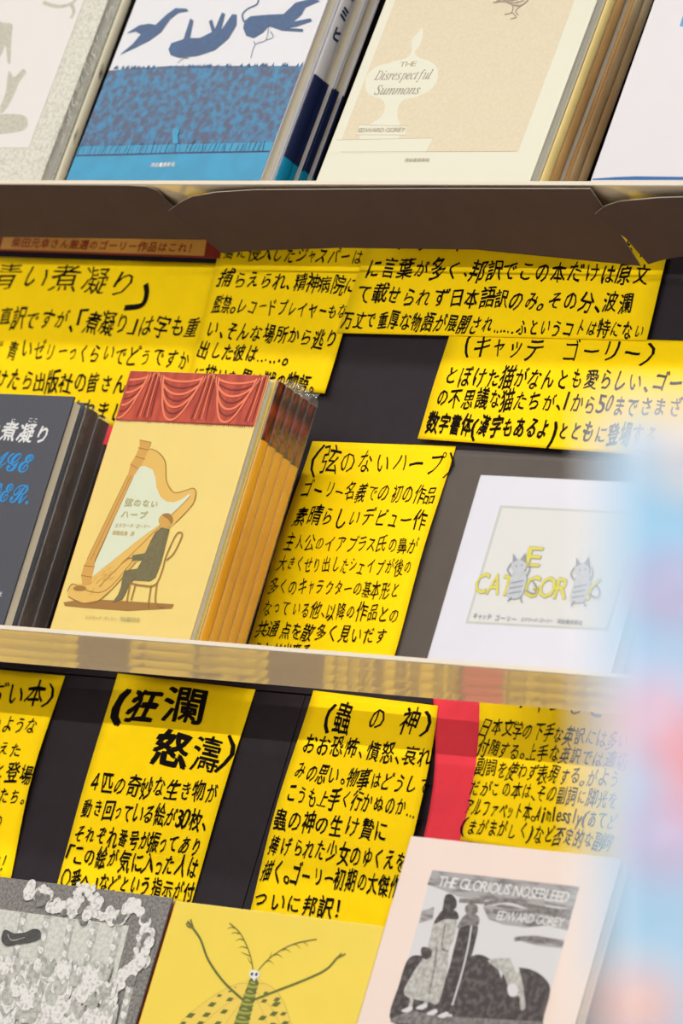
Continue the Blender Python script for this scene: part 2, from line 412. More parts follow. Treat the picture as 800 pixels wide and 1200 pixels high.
card('comment_card', [(561, 805), (800, 830), (760, 1024), (539, 984)],
     'yellow handwritten card at right of lower row, right of the red sheet', [
     ('ギャシしと', 600, 819, 712, 829, 32, dict(weight=.01)),
     ('日本文学の下手な英訳には多い', 563, 850, 735, 869, 26), ('付随する。上手な英訳では適切', 560, 875, 735, 892, 25),
     ('副詞を使わず表現する。がよう', 557, 898, 725, 915, 25), ('だがこの本は、その副詞に脚光を', 551, 922, 725, 938, 25),
     ('アルファベット本。Aimlessly(あてど', 545, 945, 722, 962, 24), ('(まがまがしく)など否定的な副詞', 541, 968, 720, 987, 25)], 1, .002, curl=.004, bow=(.006, 0), hs=.84, wt0=.006)
card('charcoal_board_area', [(470, 524), (820, 541), (780, 800), (395, 772)], 'flat charcoal grey area behind the white book of cats', [], -.5, 0, base=.0001, m=m_gsh, catg='paper sheet', group=None)  # flat area, lighter grey than the black board around it
card('red_backing_strip', [(507, 815), (566, 822), (548, 1010), (490, 1004)], 'red paper strip between two yellow cards in the lower row', [], 0, .001, m=m_red, bow=(.008, .007), catg='paper strip', group='red paper strips')
card('red_backing_strip', [(50, 492), (232, 506), (226, 528), (44, 516)], 'small red paper strip peeping out left of the harp book', [], 0, .0008, base=.0002, m=m_red, catg='paper strip', group='red paper strips')
def bann(pr):
    pr.poly([(5, 274), (243, 276), (239, 300), (0, 292)], m_bann, 1)
    pr.text('柴田元幸さん厳選のゴーリー作品はこれ！', 14, 284, 232, 291, 13, m_bink, weight=.025, jit=.15, lev=2)
card('paper_banner', [(-12, 262), (264, 266), (257, 303), (-22, 293)], 'orange printed banner strip with red lettering under the upper ledge at left', [], 2, 0, m=m_bred, catg='banner', group=None, extra=bann, ink_name=False)

# ------------------------------------------------------------------ books
CV = .66
def book(name, label, group, X, y, z, th, W, H, T, cover, page, spine_side='left', spine_m=None, board=.0018, soft=False, lift=0):
    """root at the lower left front corner; th = backward lean"""
    z0 = z+T*sin(th)+lift
    fr = Frame((X, y, z0), th)
    root = empty(name, (X, y, z0), label, 'book', group)
    P = lambda a, b, c: fr.P(a, b, c)
    bobj('front_cover', boxmesh(0, W, 0, board, 0, H, .0004, P), cover, root)
    bobj('back_cover', boxmesh(0, W, T-board, T-.0002, 0, H, .0004, P), cover, root)
    i0, i1 = (.001, W-.003) if spine_side == 'left' else (.003, W-.001)
    bobj('page_block', boxmesh(i0, i1, board, T-board, .002, H-.0025, 0, P), page, root)
    # rounded spine
    n = 8; vs = []; fs = []; sx = -1 if spine_side == 'left' else 1; x0 = 0 if spine_side == 'left' else W
    for v in (0, H):
        for i in range(n+1):
            a = pi*i/n; vs.append(P(x0+sx*(.0002+.0014*sin(a)), T/2-cos(a)*(T/2-.0002), v))
        for i in range(n+1):
            a = pi*(n-i)/n; vs.append(P(x0-sx*.0008+sx*.0012*sin(a), T/2-cos(a)*(T/2-.0010), v))
    m_ = 2*(n+1)
    for i in range(m_): fs.append((i, (i+1) % m_, (i+1) % m_+m_, i+m_))
    fs += [tuple(range(m_)), tuple(range(2*m_-1, m_-1, -1))]
    link('spine', vs, fs, spine_m or cover, root)
    sp = root.children[-1] if root.children else None
    return root, fr
def spine_band(root, fr, W, T, v0, v1, m, name='spine_print'):        # printed zone wrapping the spine (spine on the right side)
    n = 8; vs = []; fs = []
    for v in (v0, v1):
        for i in range(n+1):
            a = pi*i/n; vs.append(fr.P(W+.0002+.0014*sin(a)+.00012, T/2-cos(a)*(T/2-.0001), v))
    for i in range(n): fs.append((i, i+1, i+n+2, i+n+1))
    return link(name, vs, fs, m, root)
def sleeve(root, fr, W, H, T, top=.004, seed=1):
    rnd = random.Random(seed); e = .0006; n = 14; vs = []; fs = []
    lvls = [0.0005, H*.25, H*.5, H*.75, H, H+top*.6, H+top]
    ring = [(-e, -e), (W*.5, -e), (W+e+.0016, -e), (W+e+.0016, T*.5), (W+e+.0016, T-.0005), (W*.5, T-.0005), (-e, T-.0005)]
    for li, v in enumerate(lvls):
        for a, b in ring:
            if li >= 5: a += rnd.uniform(-.0015, .0005); b = b*.5+T*.25+rnd.uniform(-.0012, .0012); vv = v+rnd.uniform(-.001, .001)
            else: vv = v
            vs.append(fr.P(a, b-.0004, vv))
    k = len(ring)
    for j in range(len(lvls)-1):
        for i in range(k): fs.append((j*k+i, j*k+(i+1) % k, (j+1)*k+(i+1) % k, (j+1)*k+i))
    return link('plastic_sleeve', vs, fs, m_plas, root)

ORD = ['front', 'second', 'third', 'fourth', 'fifth', 'sixth', 'seventh']
# --- row 2: harp book stack
ALB = CV
m_hy = mat('harp_jacket_yellow', (255, 226, 130), .32, noise=.02, scale=40, spec=.5)
ALB = 1.0
m_hys = mat('harp_spine_amber', (246, 186, 58), .35, rgb2=(205, 138, 20), scale=30, stretch=(1, 1, .25), spec=.5, lo=.3, hi=.75)
m_cur = mat('curtain_red', (176, 70, 46), .4, rgb2=(150, 52, 36), scale=120, stretch=(1, 1, .3))
m_curd = mat('curtain_dark_fold', (112, 38, 28), .4)
m_curl = mat('curtain_light_fold', (212, 112, 78), .4)
m_curs = mat('spine_curtain', (150, 52, 32), .3, rgb2=(48, 16, 16), scale=90, stretch=(3, 3, .6), lo=.42, hi=.62, spec=.6)
ALB = CV
m_tan = mat('tan_ink', (226, 172, 82), .5); m_tan2 = mat('pale_tan_ink', (242, 196, 100), .5)
ALB = 1.0
ALB = CV
m_brn = mat('brown_ink', (172, 124, 58), .5); m_coat = mat('coat_ink', (128, 118, 78), .5, noise=.15, scale=400)
ALB = 1.0
ALB = CV
m_mint = mat('pale_mint_ink', (232, 238, 208), .5); m_olv = mat('olive_ink', (196, 190, 130), .5); m_orl = mat('faint_orange_ink', (232, 196, 120), .5)
ALB = 1.0
T = .0087
for k in range(6):
    W, H = .1312, .1945
    lab = 'front yellow curtain-and-harp book, cover in full view' if k == 0 else '%s yellow harp book from the front of its stack, only curtained spine showing' % ORD[k]
    root, fr = book('harp_book', lab, 'yellow harp books in the middle row', .0, .003+k*(T+.0001), 0, 0, W, H-k*.0003, T, m_hy, m_pagew, 'left' if k == 0 else 'right', m_hys, board=.0012)
    if k == 0:
        hs = Print(fr); z = dict(sc=4.4444, ox=60, oy=490)
        hs.poly_uv([(0.0003, .157), (W-.0003, .1565), (W-.0003, H-.0003), (.0003, H-.0003)], m_cur, 1)
        for i in range(60):                                   # soft lower hem
            u = .001+i*(W-.002)/60; hs.poly_uv([(u, .1575), (u+.0022, .1575), (u+.0011, .1560-random.random()*.0012)], m_curd, 2)
        for c0, c1 in ((-.022, .026), (.026, .078), (.078, .128)):
            for q in range(7):
                dep = .006+q*.0045; e = q*.0012
                arc = [(c0+e+(c1-c0-2*e)*t/16, .1935-q*.0003-dep*(1-abs(2*t/16-1)**2.2)) for t in range(17)]
                arc = [(u, max(v, .158)) for u, v in arc if .001 < u < W-.001]
                if len(arc) > 2:
                    hs.stroke_uv(arc, m_curd if q % 2 else m_curl, .0011 if q % 2 else .0016, 3)
            for j in range(5):
                u = c1-.004+j*.0020
                if u < W-.001: hs.stroke_uv([(u, .1935), (u+.0005*(j-2), .175), (u+.0014*(j-2), .160)], m_curd if j % 2 == 0 else m_curl, .0009, 4)
        S = lambda p, m, l=2: hs.smooth(p, m, l, **z)
        hs.poly([(65, 960), (180, 942), (330, 950), (640, 970), (628, 992), (400, 1004), (200, 990), (72, 978)], m_brn, 2, **z)
        hs.poly([(455, 250), (470, 150), (515, 160), (560, 180), (595, 230), (602, 330), (640, 388), (700, 378), (740, 366), (755, 390), (738, 450), (650, 545), (560, 620), (350, 860), (250, 950), (170, 965), (90, 930), (88, 900), (120, 868), (190, 860)], m_tan2, 3, **z)
        hs.poly([(455, 255), (490, 250), (530, 270), (545, 310), (550, 360), (570, 410), (600, 435), (640, 440), (680, 425), (720, 395), (727, 404), (680, 455), (560, 560), (460, 632), (190, 848), (220, 780), (420, 320)], m_mint, 4, **z)
        hs.poly([(462, 115), (522, 128), (512, 150), (500, 185), (472, 245), (430, 305), (400, 370), (228, 745), (228, 775), (205, 870), (165, 875), (158, 820), (172, 770), (188, 738), (400, 300), (415, 240), (440, 200), (462, 150)], m_tan, 5, **z)
        for p in ([(462, 115), (522, 128)], [(515, 160), (560, 180), (595, 230), (602, 330), (640, 388), (700, 378), (740, 366), (755, 390), (738, 450), (650, 545)], [(727, 404), (680, 455), (430, 700), (250, 880)],
                  [(400, 300), (188, 738)], [(430, 305), (228, 745)], [(418, 300), (208, 740)], [(85, 905), (110, 865), (160, 885), (210, 905), (270, 905), (330, 860), (430, 740)], [(90, 930), (170, 965), (250, 950), (320, 890), (440, 750)],
                  [(172, 770), (228, 775)], [(158, 820), (215, 830)], [(415, 240), (450, 262)], [(440, 200), (490, 215)], [(455, 155), (510, 168)]):
            hs.stroke(p, m_brn, .0006, 6, **z)
        hs.smooth([(118, 885), (150, 872), (185, 885), (170, 900), (130, 900)], m_brn, 6, **z)
        # seated player: plain coat, round head with short hair
        hs.poly([(575, 570), (618, 580), (600, 650), (575, 750), (545, 830), (515, 850), (430, 845), (412, 862), (395, 900), (372, 945), (320, 962), (350, 920), (365, 880), (375, 820), (385, 795), (450, 785), (475, 740), (422, 746), (425, 715), (490, 705), (520, 640), (545, 595)], m_coat, 6, **z)
        hs.smooth([(580, 505), (612, 500), (632, 525), (622, 560), (595, 575), (570, 558), (562, 530)], m_tan, 7, **z)
        hs.smooth([(580, 503), (615, 498), (636, 522), (628, 552), (612, 530), (590, 515)], m_brn, 8, **z)
        hs.stroke([(425, 730), (395, 735), (375, 755)], m_brn, .0008, 7, **z)
        for p in ([(585, 780), (600, 720), (650, 612), (675, 597), (682, 618), (640, 705), (600, 742)], [(410, 858), (470, 872), (545, 868), (585, 780)], [(412, 866), (395, 962)], [(440, 872), (418, 950)], [(522, 875), (505, 990)], [(553, 860), (545, 960), (585, 985)]):
            hs.stroke(p, m_brn, .0011, 8, **z)
        for i in range(26):
            a = random.uniform(200, 400); b = 900-(a-200)*.75+random.uniform(-40, 30); hs.stroke([(a, b), (a+14, b-14)], m_tan, .0004, 6, curve=False, **z)
        px = lambda a, b: (a/4.4444+60, b/4.4444+490)
        def tl(t, a, b, c, d, h, m, **kw): hs.text(t, *px(a, b), *px(c, d), h/4.444, m, jit=.2, lev=9, **kw)
        tl('弦のない', 385, 438, 562, 450, 46, m_olv); tl('ハープ', 365, 500, 505, 508, 46, m_olv)
        tl('エドワード・ゴーリー', 335, 558, 520, 566, 24, m_orl); tl('柴田元幸　訳', 322, 597, 437, 604, 24, m_orl)
        tl('エドワード・ゴーリー　河出書房新社', 180, 1038, 465, 1052, 22, m_olv)
        hs.build('cover_print', root)
    else:
        spine_band(root, fr, W, T, .152-.001*k, H-k*.0003-.0003, m_curs)
    if k >= 2: sleeve(root, fr, W, H, T, .004+.0006*k, k)

# --- row 2: dark grey book stack at left
m_dk = mat('slate_cover', (66, 68, 76), .5, noise=.22, scale=900, spec=.4, lo=.35, hi=.65)
m_dks = mat('dark_glossy_spine', (104, 84, 76), .3, rgb2=(44, 38, 40), scale=30, stretch=(1, 1, .15), spec=.6)
m_blk = mat('black_spine', (34, 32, 36), .4)
ALB = CV
m_wht = mat('white_ink', (240, 240, 238), .5); m_cyan = mat('cyan_ink', (38, 150, 222), .5)
ALB = 1.0
T = .0132; W, H = .165, .1735
for k in range(3):
    lab = ['front dark grey book with white and blue lettering at the left edge', 'second dark grey book, behind the lettered one, brown sheen on its spine', 'third and rearmost dark grey book in crinkled plastic, beside the harp book'][k]
    root, fr = book('grey_book', lab, 'dark grey books in the middle row', -.0462-W+(.0005*k), .003+k*(T+.0001), 0, 0, W, H-.0025*k, T, m_dk if k == 0 else m_blk, m_page, 'left' if k == 0 else 'right', m_blk if k == 0 else m_dks)
    if k == 0:
        p = Print(fr)
        p.text('の煮凝り', -18, 503, 60, 510, 25, m_wht, weight=.02, jit=.3, slant=.1)
        p.text('に', 13, 493, 19, 493, 6, m_wht, jit=0); p.text('ここ', 33, 492, 45, 493, 6, m_wht, jit=0)
        p.build('title_lettering', root, 'white title lettering'); p = Print(fr)
        p.text('社', -4, 696, 3, 696, 6, m_wht, jit=0); p.build('publisher_lettering', root); p = Print(fr)
        p.text('𝓐𝓖𝓔', -14, 538, 38, 542, 30, m_cyan, weight=.012, jit=.1, prop=True, slant=-.02); p.text('𝓓𝓔𝓡.', -12, 574, 37, 579, 30, m_cyan, weight=.012, jit=.1, prop=True)
        p.build('english_lettering', root, 'bright blue lettering')
    else: sleeve(root, fr, W, H-.0025*k, T, .004, 20+k)

# --- row 2: white book of cats
ALB = CV
m_wc = mat('white_cover', (237, 236, 246), .35, noise=.02, scale=20, spec=.5)
ALB = 1.0
ALB = CV
m_pan = mat('ivory_panel', (237, 236, 233), .5); m_line = mat('grey_green_line', (212, 215, 206), .5)
ALB = 1.0
ALB = CV
m_yl = mat('lemon_ink', (236, 226, 96), .5); m_cg = mat('cat_grey_ink', (212, 216, 222), .5, noise=.08, scale=500); m_cgd = mat('cat_outline', (160, 168, 178), .5)
ALB = 1.0
W, H, T = .151, .1295, .011
root, fr = book('cat_book', 'white book with yellow letters and two small cats, standing right of the middle row', None, .3415, .003, 0, 0, W, H, T, m_wc, m_page)
p = Print(fr)
z = dict(sc=2.5, ox=480, oy=500)
p.poly([(265, 231), (680, 252), (580, 598), (163, 576)], m_line, 1, **z); p.poly([(271, 238), (672, 258), (573, 591), (172, 570)], m_pan, 2, **z)
for t, a, b, c, d, h in (('CAT', 194, 458, 303, 466, 80), ('GOR', 338, 468, 465, 474, 82), ('E', 345, 380, 386, 382, 76), ('Y', 505, 476, 552, 478, 80)):
    for mm, wt, lv in ((m_cgd, .03, 3), (m_yl, .012, 4)):
        random.seed(5); p.text(t, a/2.5+480, b/2.5+500, c/2.5+480, d/2.5+500, h/2.5*.86, mm, weight=wt, jit=.2, lev=lv, prop=True)
random.seed(11)
for dx, dy in ((0, 0), (185, 12)):
    q = dict(sc=2.5, ox=480+dx/2.5, oy=500+dy/2.5)
    p.smooth([(302, 430), (325, 415), (345, 435), (340, 470), (325, 500), (300, 505), (285, 490), (295, 455)], m_cg, 5, **q)
    p.smooth([(303, 395), (325, 388), (342, 400), (340, 420), (320, 430), (302, 418)], m_cg, 6, **q)
    p.poly([(303, 400), (304, 372), (317, 392)], m_cgd, 6, **q); p.poly([(326, 390), (340, 370), (343, 402)], m_cgd, 6, **q)
    for s in ([(300, 440), (288, 420), (300, 400)], [(342, 440), (352, 420), (348, 400)], [(300, 500), (288, 512)], [(325, 500), (330, 516)], [(340, 480), (365, 490), (372, 470), (362, 455)], [(312, 408), (316, 412)], [(328, 406), (332, 409)],
              [(298, 460), (335, 452)], [(294, 475), (332, 468)], [(292, 490), (328, 484)]): p.stroke(s, m_cgd, .0010, 7, **q)
p.text('キャッテ ゴーリー', 554, 721.5, 606, 726, 7.5, m_cgd, weight=.01, jit=.1, lev=4)
p.text('エドワード・ゴーリー', 611, 726, 648, 728, 5, m_cgd, jit=0, lev=4); p.text('河出書房新社', 653, 728, 683, 730, 5, m_cgd, jit=0, lev=4)
p.build('cover_print', root)

# --- row 1 (upper ledge), books lean back
TH = radians(4.6)
ALB = CV
m_bw = mat('blue_book_white', (236, 236, 240), .4, spec=.5)
ALB = 1.0
ALB = CV
m_bm = mat('mottled_blue', (0, 132, 184), .4, rgb2=(62, 76, 112), scale=190, lo=.40, hi=.64, spec=.5)
ALB = 1.0
ALB = CV
m_bs = mat('silhouette_blue', (62, 92, 136), .4, rgb2=(52, 108, 156), scale=300, lo=.3, hi=.5)
ALB = 1.0
ALB = CV
m_bc = mat('bright_cyan', (0, 158, 206), .4, noise=.12, scale=60, spec=.5); m_bd = mat('navy_line', (44, 62, 96), .4)
ALB = 1.0
m_nv = mat('navy_spine', (20, 34, 74), .35, spec=.5)
W, T = .1885, .0122
for k in range(4):
    lab = 'front blue and white book of floating silhouettes on the upper ledge' if k == 0 else ['', 'second blue book from the front, its painted spine showing', 'third blue book from the front, a thin strip of navy', 'fourth and rearmost blue book, beside the cream book'][k]
    y = .003+k*T/cos(TH)
    root, fr = book('blue_book', lab, 'blue and white books on the upper ledge', -.1215, y, H1, TH, W, .235, T, m_bw, m_page, 'right' if k in (1,) else 'left', m_bw if k == 1 else m_nv)
    if k == 0:
        p = Print(fr); z = dict(sc=2.857, ox=140, oy=0)
        p.poly_uv([(.0003, .0915), (.06, .0945), (.13, .0935), (W-.0003, .0925), (W-.0003, .0003), (.0003, .0003)], m_bm, 1)
        for i in range(90):
            u = .001+random.random()*(W-.002); p.disc(0, 0, .0001, m_bm, 1) if False else p.poly_uv([(u-.0012, .0925), (u+.0012, .0925), (u+.0002, .0945+random.random()*.0015)], m_bs, 2)
        p.poly_uv([(.0003, .028), (W-.0003, .031), (W-.0003, .0225), (.0003, .0195)], m_bc, 2)
        p.poly_uv([(.0003, .0205), (W-.0003, .0235), (W-.0003, .0003), (.0003, .0003)], m_bc, 2)
        p.stroke_uv([(.001, .0205), (.05, .0212), (.1, .0225), (W-.001, .0235)], m_bd, .0014, 3)
        for i in range(46):
            u = .002+i*.004+random.uniform(-.0015, .0015); v = .0205+.003*u/W
            p.stroke_uv([(u, v), (u+random.uniform(-.002, .002), v+.006+random.random()*.005)], m_bm if i % 3 else m_bd, .0007, 4)
        p.smooth([(180, 470), (178, 440), (190, 430), (202, 440), (196, 455), (198, 480), (180, 482)], m_bc, 5, **z)
        for q in ([(2, 184), (45, 148), (72, 116), (55, 106), (25, 112), (68, 85), (100, 80), (122, 84), (160, 48), (188, 28), (225, 30), (232, 38), (198, 43), (170, 65), (140, 108), (100, 137), (50, 162)],
                  [(165, 165), (175, 145), (215, 132), (238, 62), (248, 70), (236, 128), (270, 128), (310, 108), (300, 72), (310, 66), (320, 98), (344, 42), (354, 48), (340, 104), (378, 48), (393, 50), (392, 85), (365, 130), (320, 168), (260, 188), (200, 194), (172, 185)],
                  [(415, 95), (420, 70), (440, 55), (500, 50), (550, 48), (590, 10), (650, -5), (672, 4), (622, 26), (610, 50), (580, 74), (640, 62), (645, 72), (590, 90), (560, 94), (615, 98), (615, 107), (545, 103), (500, 88), (480, 110), (450, 128), (425, 120)]):
            p.poly(q, m_bs, 2, **z)
        p.stroke([(418, 75), (412, 50), (430, 30), (460, 15), (466, -5)], m_bs, .0012, 3, **z)
        for q in ([(440, 195), (455, 150), (490, 135), (500, 90)], [(455, 150), (450, 138)], [(490, 135), (515, 125), (505, 105)], [(195, 212), (215, 196), (232, 196)]): p.stroke(q, m_bs, .0005, 3, **z)
        p.text('河出書房新社', 177, 194, 206, 193, 6, m_wht, weight=.03, jit=0, lev=5)
        p.build('cover_print', root)
    if k == 1:
        spine_band(root, fr, W, T, .0003, .026, m_bc); spine_band(root, fr, W, T, .026, .0925, m_nv)
        fs = Frame(root.location+Vector((W+.0018, 0, 0)), 0)
        vs = []; fc = []
        for j, ch in enumerate('ヒミモエ'):
            gv, gf, xa, xb = glyph(ch, .05); b = len(vs)
            for a, c in gv: vs.append(fr.P(W+.0019, T/2+(a-.5)*.0095, .145-.0015-j*.017*-1-.02+c*.011))
            fc += [tuple(b+i for i in f) for f in gf]
        link('spine_lettering', vs, fc, m_bd, root)
    if k >= 2:
        for nm, v0, v1, mm in (('edge_print', .0003, .026, m_bc), ('edge_print', .026, .0925, m_nv)):
            for d in (.0002, T-.0019):
                bm = boxmesh(W-.0004, W+.0003, d, d+.0016+(.004 if d < .001 else 0), v0, v1, 0, fr.P); bobj(nm, bm, mm, root)

ALB = CV
m_cr = mat('cream_border', (238, 236, 212), .4, spec=.5)
ALB = 1.0
ALB = CV
m_bg = mat('beige_mottle', (238, 224, 190), .45, rgb2=(230, 214, 178), scale=420, lo=.3, hi=.7, spec=.5)
ALB = 1.0
ALB = CV
m_cro = mat('amber_edge', (236, 176, 60), .4); m_gry = mat('warm_grey_ink', (176, 160, 142), .5); m_gryl = mat('pale_grey_ink', (200, 186, 158), .5)
ALB = 1.0
m_tans = mat('tan_spine', (214, 172, 112), .4, rgb2=(176, 136, 84), scale=40, stretch=(1, 1, .2))
m_tans2 = mat('grey_tan_spine', (196, 178, 140), .4, rgb2=(168, 130, 84), scale=40, stretch=(1, 1, .2))
m_yels = mat('pale_yellow_spine', (250, 226, 150), .4, noise=.1, scale=20)
W, T = .1905, .0087; TH3 = radians(5.6)
for k in range(6):
    lab = 'front cream book with an urn-shaped title panel on the upper ledge' if k == 0 else '%s cream book from the front of its stack, only its side showing' % ORD[k]
    root, fr = book('cream_book', lab, 'cream and tan books on the upper ledge', .1195, .003+k*T/cos(TH3), H1, TH3, W, .25, T, m_cr if k == 0 else m_tans, m_pagew, 'left' if k in (0, 3) else 'right', [m_cr, m_yels, m_tans, m_tans, m_tans2, m_tans2][k], board=.0012)
    if k == 0:
        p = Print(fr); z = dict(sc=3.077, ox=380, oy=0)
        bobj('jacket_edge', boxmesh(0.0002, W, .0001, .0014, -.0007, -.0001, 0, fr.P), m_cro, root)
        u1 = fr.at(607, 177)[0]; v1 = fr.at(500, 178)[1]
        p.poly_uv([(.0085, v1), (u1, v1), (u1, .249), (.0085, .249)], m_bg, 1)
        p.smooth([(350, 100), (356, 125), (342, 165), (326, 188), (338, 206), (380, 222), (406, 245), (406, 290), (380, 325), (330, 350), (290, 358), (266, 385), (264, 425), (270, 452), (210, 455), (165, 450), (200, 425), (218, 390), (208, 360), (160, 340), (148, 305), (155, 270), (190, 240), (250, 222), (298, 208), (315, 180), (314, 145), (335, 120)], m_cr, 2, **z)
        p.poly([(125, 450), (302, 455), (290, 487), (114, 486)], m_cr, 3, **z); p.poly([(128, 484), (272, 486), (262, 510), (126, 510)], m_cr, 3, **z)
        p.poly([(45, 505), (392, 498), (366, 552), (16, 552)], m_cr, 3, **z)
        for q in ([(125, 450), (302, 455), (290, 487), (114, 486), (125, 450)], [(45, 505), (392, 498), (366, 552)], [(60, 548), (690, 546)]): p.stroke(q, m_gryl, .0004, 4, curve=False, **z)
        P3 = lambda a, b: (a/3.077+380, b/3.077)
        p.text('THE', *P3(272, 232), *P3(332, 230), 7.5, m_gryl, weight=.01, jit=.1, lev=4, prop=True)
        p.text('𝐷𝑖𝑠𝑟𝑒𝑠𝑝𝑒𝑐𝑡𝑓𝑢𝑙', *P3(184, 272), *P3(388, 268), 15, m_gry, weight=-.004, jit=.1, lev=4, prop=True)
        p.text('𝑆𝑢𝑚𝑚𝑜𝑛𝑠', *P3(184, 325), *P3(346, 322), 15, m_gry, weight=-.004, jit=.1, lev=4, prop=True)
        p.text('EDWARD GOREY', *P3(124, 470), *P3(292, 468), 6.5, m_gryl, weight=.01, jit=.1, lev=4, prop=True)
        p.text('河出書房新社', *P3(290, 578), *P3(380, 577), 5, m_gryl, jit=0, lev=4)
        p.stroke([(610, 10), (650, 5), (680, 18), (710, 20), (735, 0)], m_gry, .0012, 4, **z)
        for q in ([(680, 18), (676, 45), (650, 52)], [(676, 45), (692, 62), (672, 68)], [(710, 20), (690, 40), (700, 55)], [(640, -5), (660, 3), (700, -2)], [(620, 5), (645, -6)], [(690, 10), (720, 2)], [(670, 8), (700, 12)]): p.stroke(q, m_gry, .0007, 4, **z)
        p.build('cover_print', root)

ALB = CV
m_mb = mat('marbled_border', (236, 233, 218), .45, rgb2=(200, 200, 182), scale=420, lo=.3, hi=.62, spec=.5)
ALB = 1.0
ALB = CV
m_iv = mat('ivory_cover', (240, 236, 230), .4, spec=.5); m_pgr = mat('pale_grey_drawing', (214, 210, 192), .5, noise=.15, scale=400)
ALB = 1.0
m_mrb = mat('marbled_spine', (250, 242, 212), .45, rgb2=(90, 80, 64), scale=70, stretch=(1, 1, .35), lo=.28, hi=.36)
W, T = .170, .0128
for k in range(2):
    lab = ['pale grey ornate-bordered book at the top left corner of the photo', 'second pale grey book with a marbled spine, behind the ornate-bordered one'][k]
    root, fr = book('ornate_book', lab, 'pale ornate books on the upper ledge', -.1473-W, .003+k*T/cos(TH), H1, radians(3.6), W, .24, T if k == 0 else .009, m_mb, m_pagew, 'left' if k == 0 else 'right', m_mb if k == 0 else m_mrb)
    if k == 0:
        p = Print(fr); z = dict(sc=4.444, ox=0, oy=0)
        u1, v1 = fr.at(34, 174)
        p.poly_uv([(.02, v1), (u1, v1), (u1, .235), (.02, .235)], m_pgr, 1); p.poly_uv([(.021, v1+.0008), (u1-.0008, v1+.0008), (u1-.0008, .235), (.021, .235)], m_iv, 2)
        p.smooth([(-60, 610), (0, 595), (120, 600), (145, 640), (120, 680), (0, 700), (-60, 700)], m_pgr, 3, **z)
        p.smooth([(45, 370), (70, 400), (90, 390), (120, 360), (135, 380), (100, 430), (80, 480), (40, 560), (5, 590), (0, 560), (30, 480)], m_pgr, 3, **z)
        p.smooth([(-20, 130), (30, 120), (65, 130), (60, 200), (55, 320), (40, 325), (30, 240), (5, 290), (-20, 300)], m_pgr, 3, **z)
        p.stroke([(225, 12), (300, 35), (370, 20), (400, -10)], m_pgr, .003, 3, **z); p.stroke([(370, 20), (385, 60), (370, 95)], m_pgr, .003, 3, **z)
        for i in range(60):
            a = random.uniform(180, 560); b = random.uniform(0, 900); a = 180+(900-b)*.42+random.uniform(15, 75)
            p.stroke([(a, b), (a+random.uniform(-10, 10), b+random.uniform(8, 25)), (a+random.uniform(-12, 12), b+30)], m_pgr, .0005, 3, **z)
        p.build('cover_print', root)
ALB = CV
m_wb = mat('pale_white_book', (234, 230, 233), .35, noise=.015, scale=10, spec=.5); m_blu = mat('blue_edge', (10, 100, 170), .4); m_sky = mat('sky_blue_ink', (70, 175, 230), .4)
ALB = 1.0
root, fr = book('white_blue_book', 'plain white book with a blue lower edge at the top right corner of the photo', None, .362, .003, H1, TH, .17, .24, .012, m_wb, m_page)
p = Print(fr)
p.poly([(694, 209.5), (720, 207.6), (745, 206.6), (860, 208), (860, 211), (694, 211)], m_blu, 1); p.build('lower_edge_print', root, 'blue lower edge'); p = Print(fr); p.poly([(796, 31), (803, 8), (820, 8), (820, 31)], m_sky, 1)
p.build('cover_print', root)

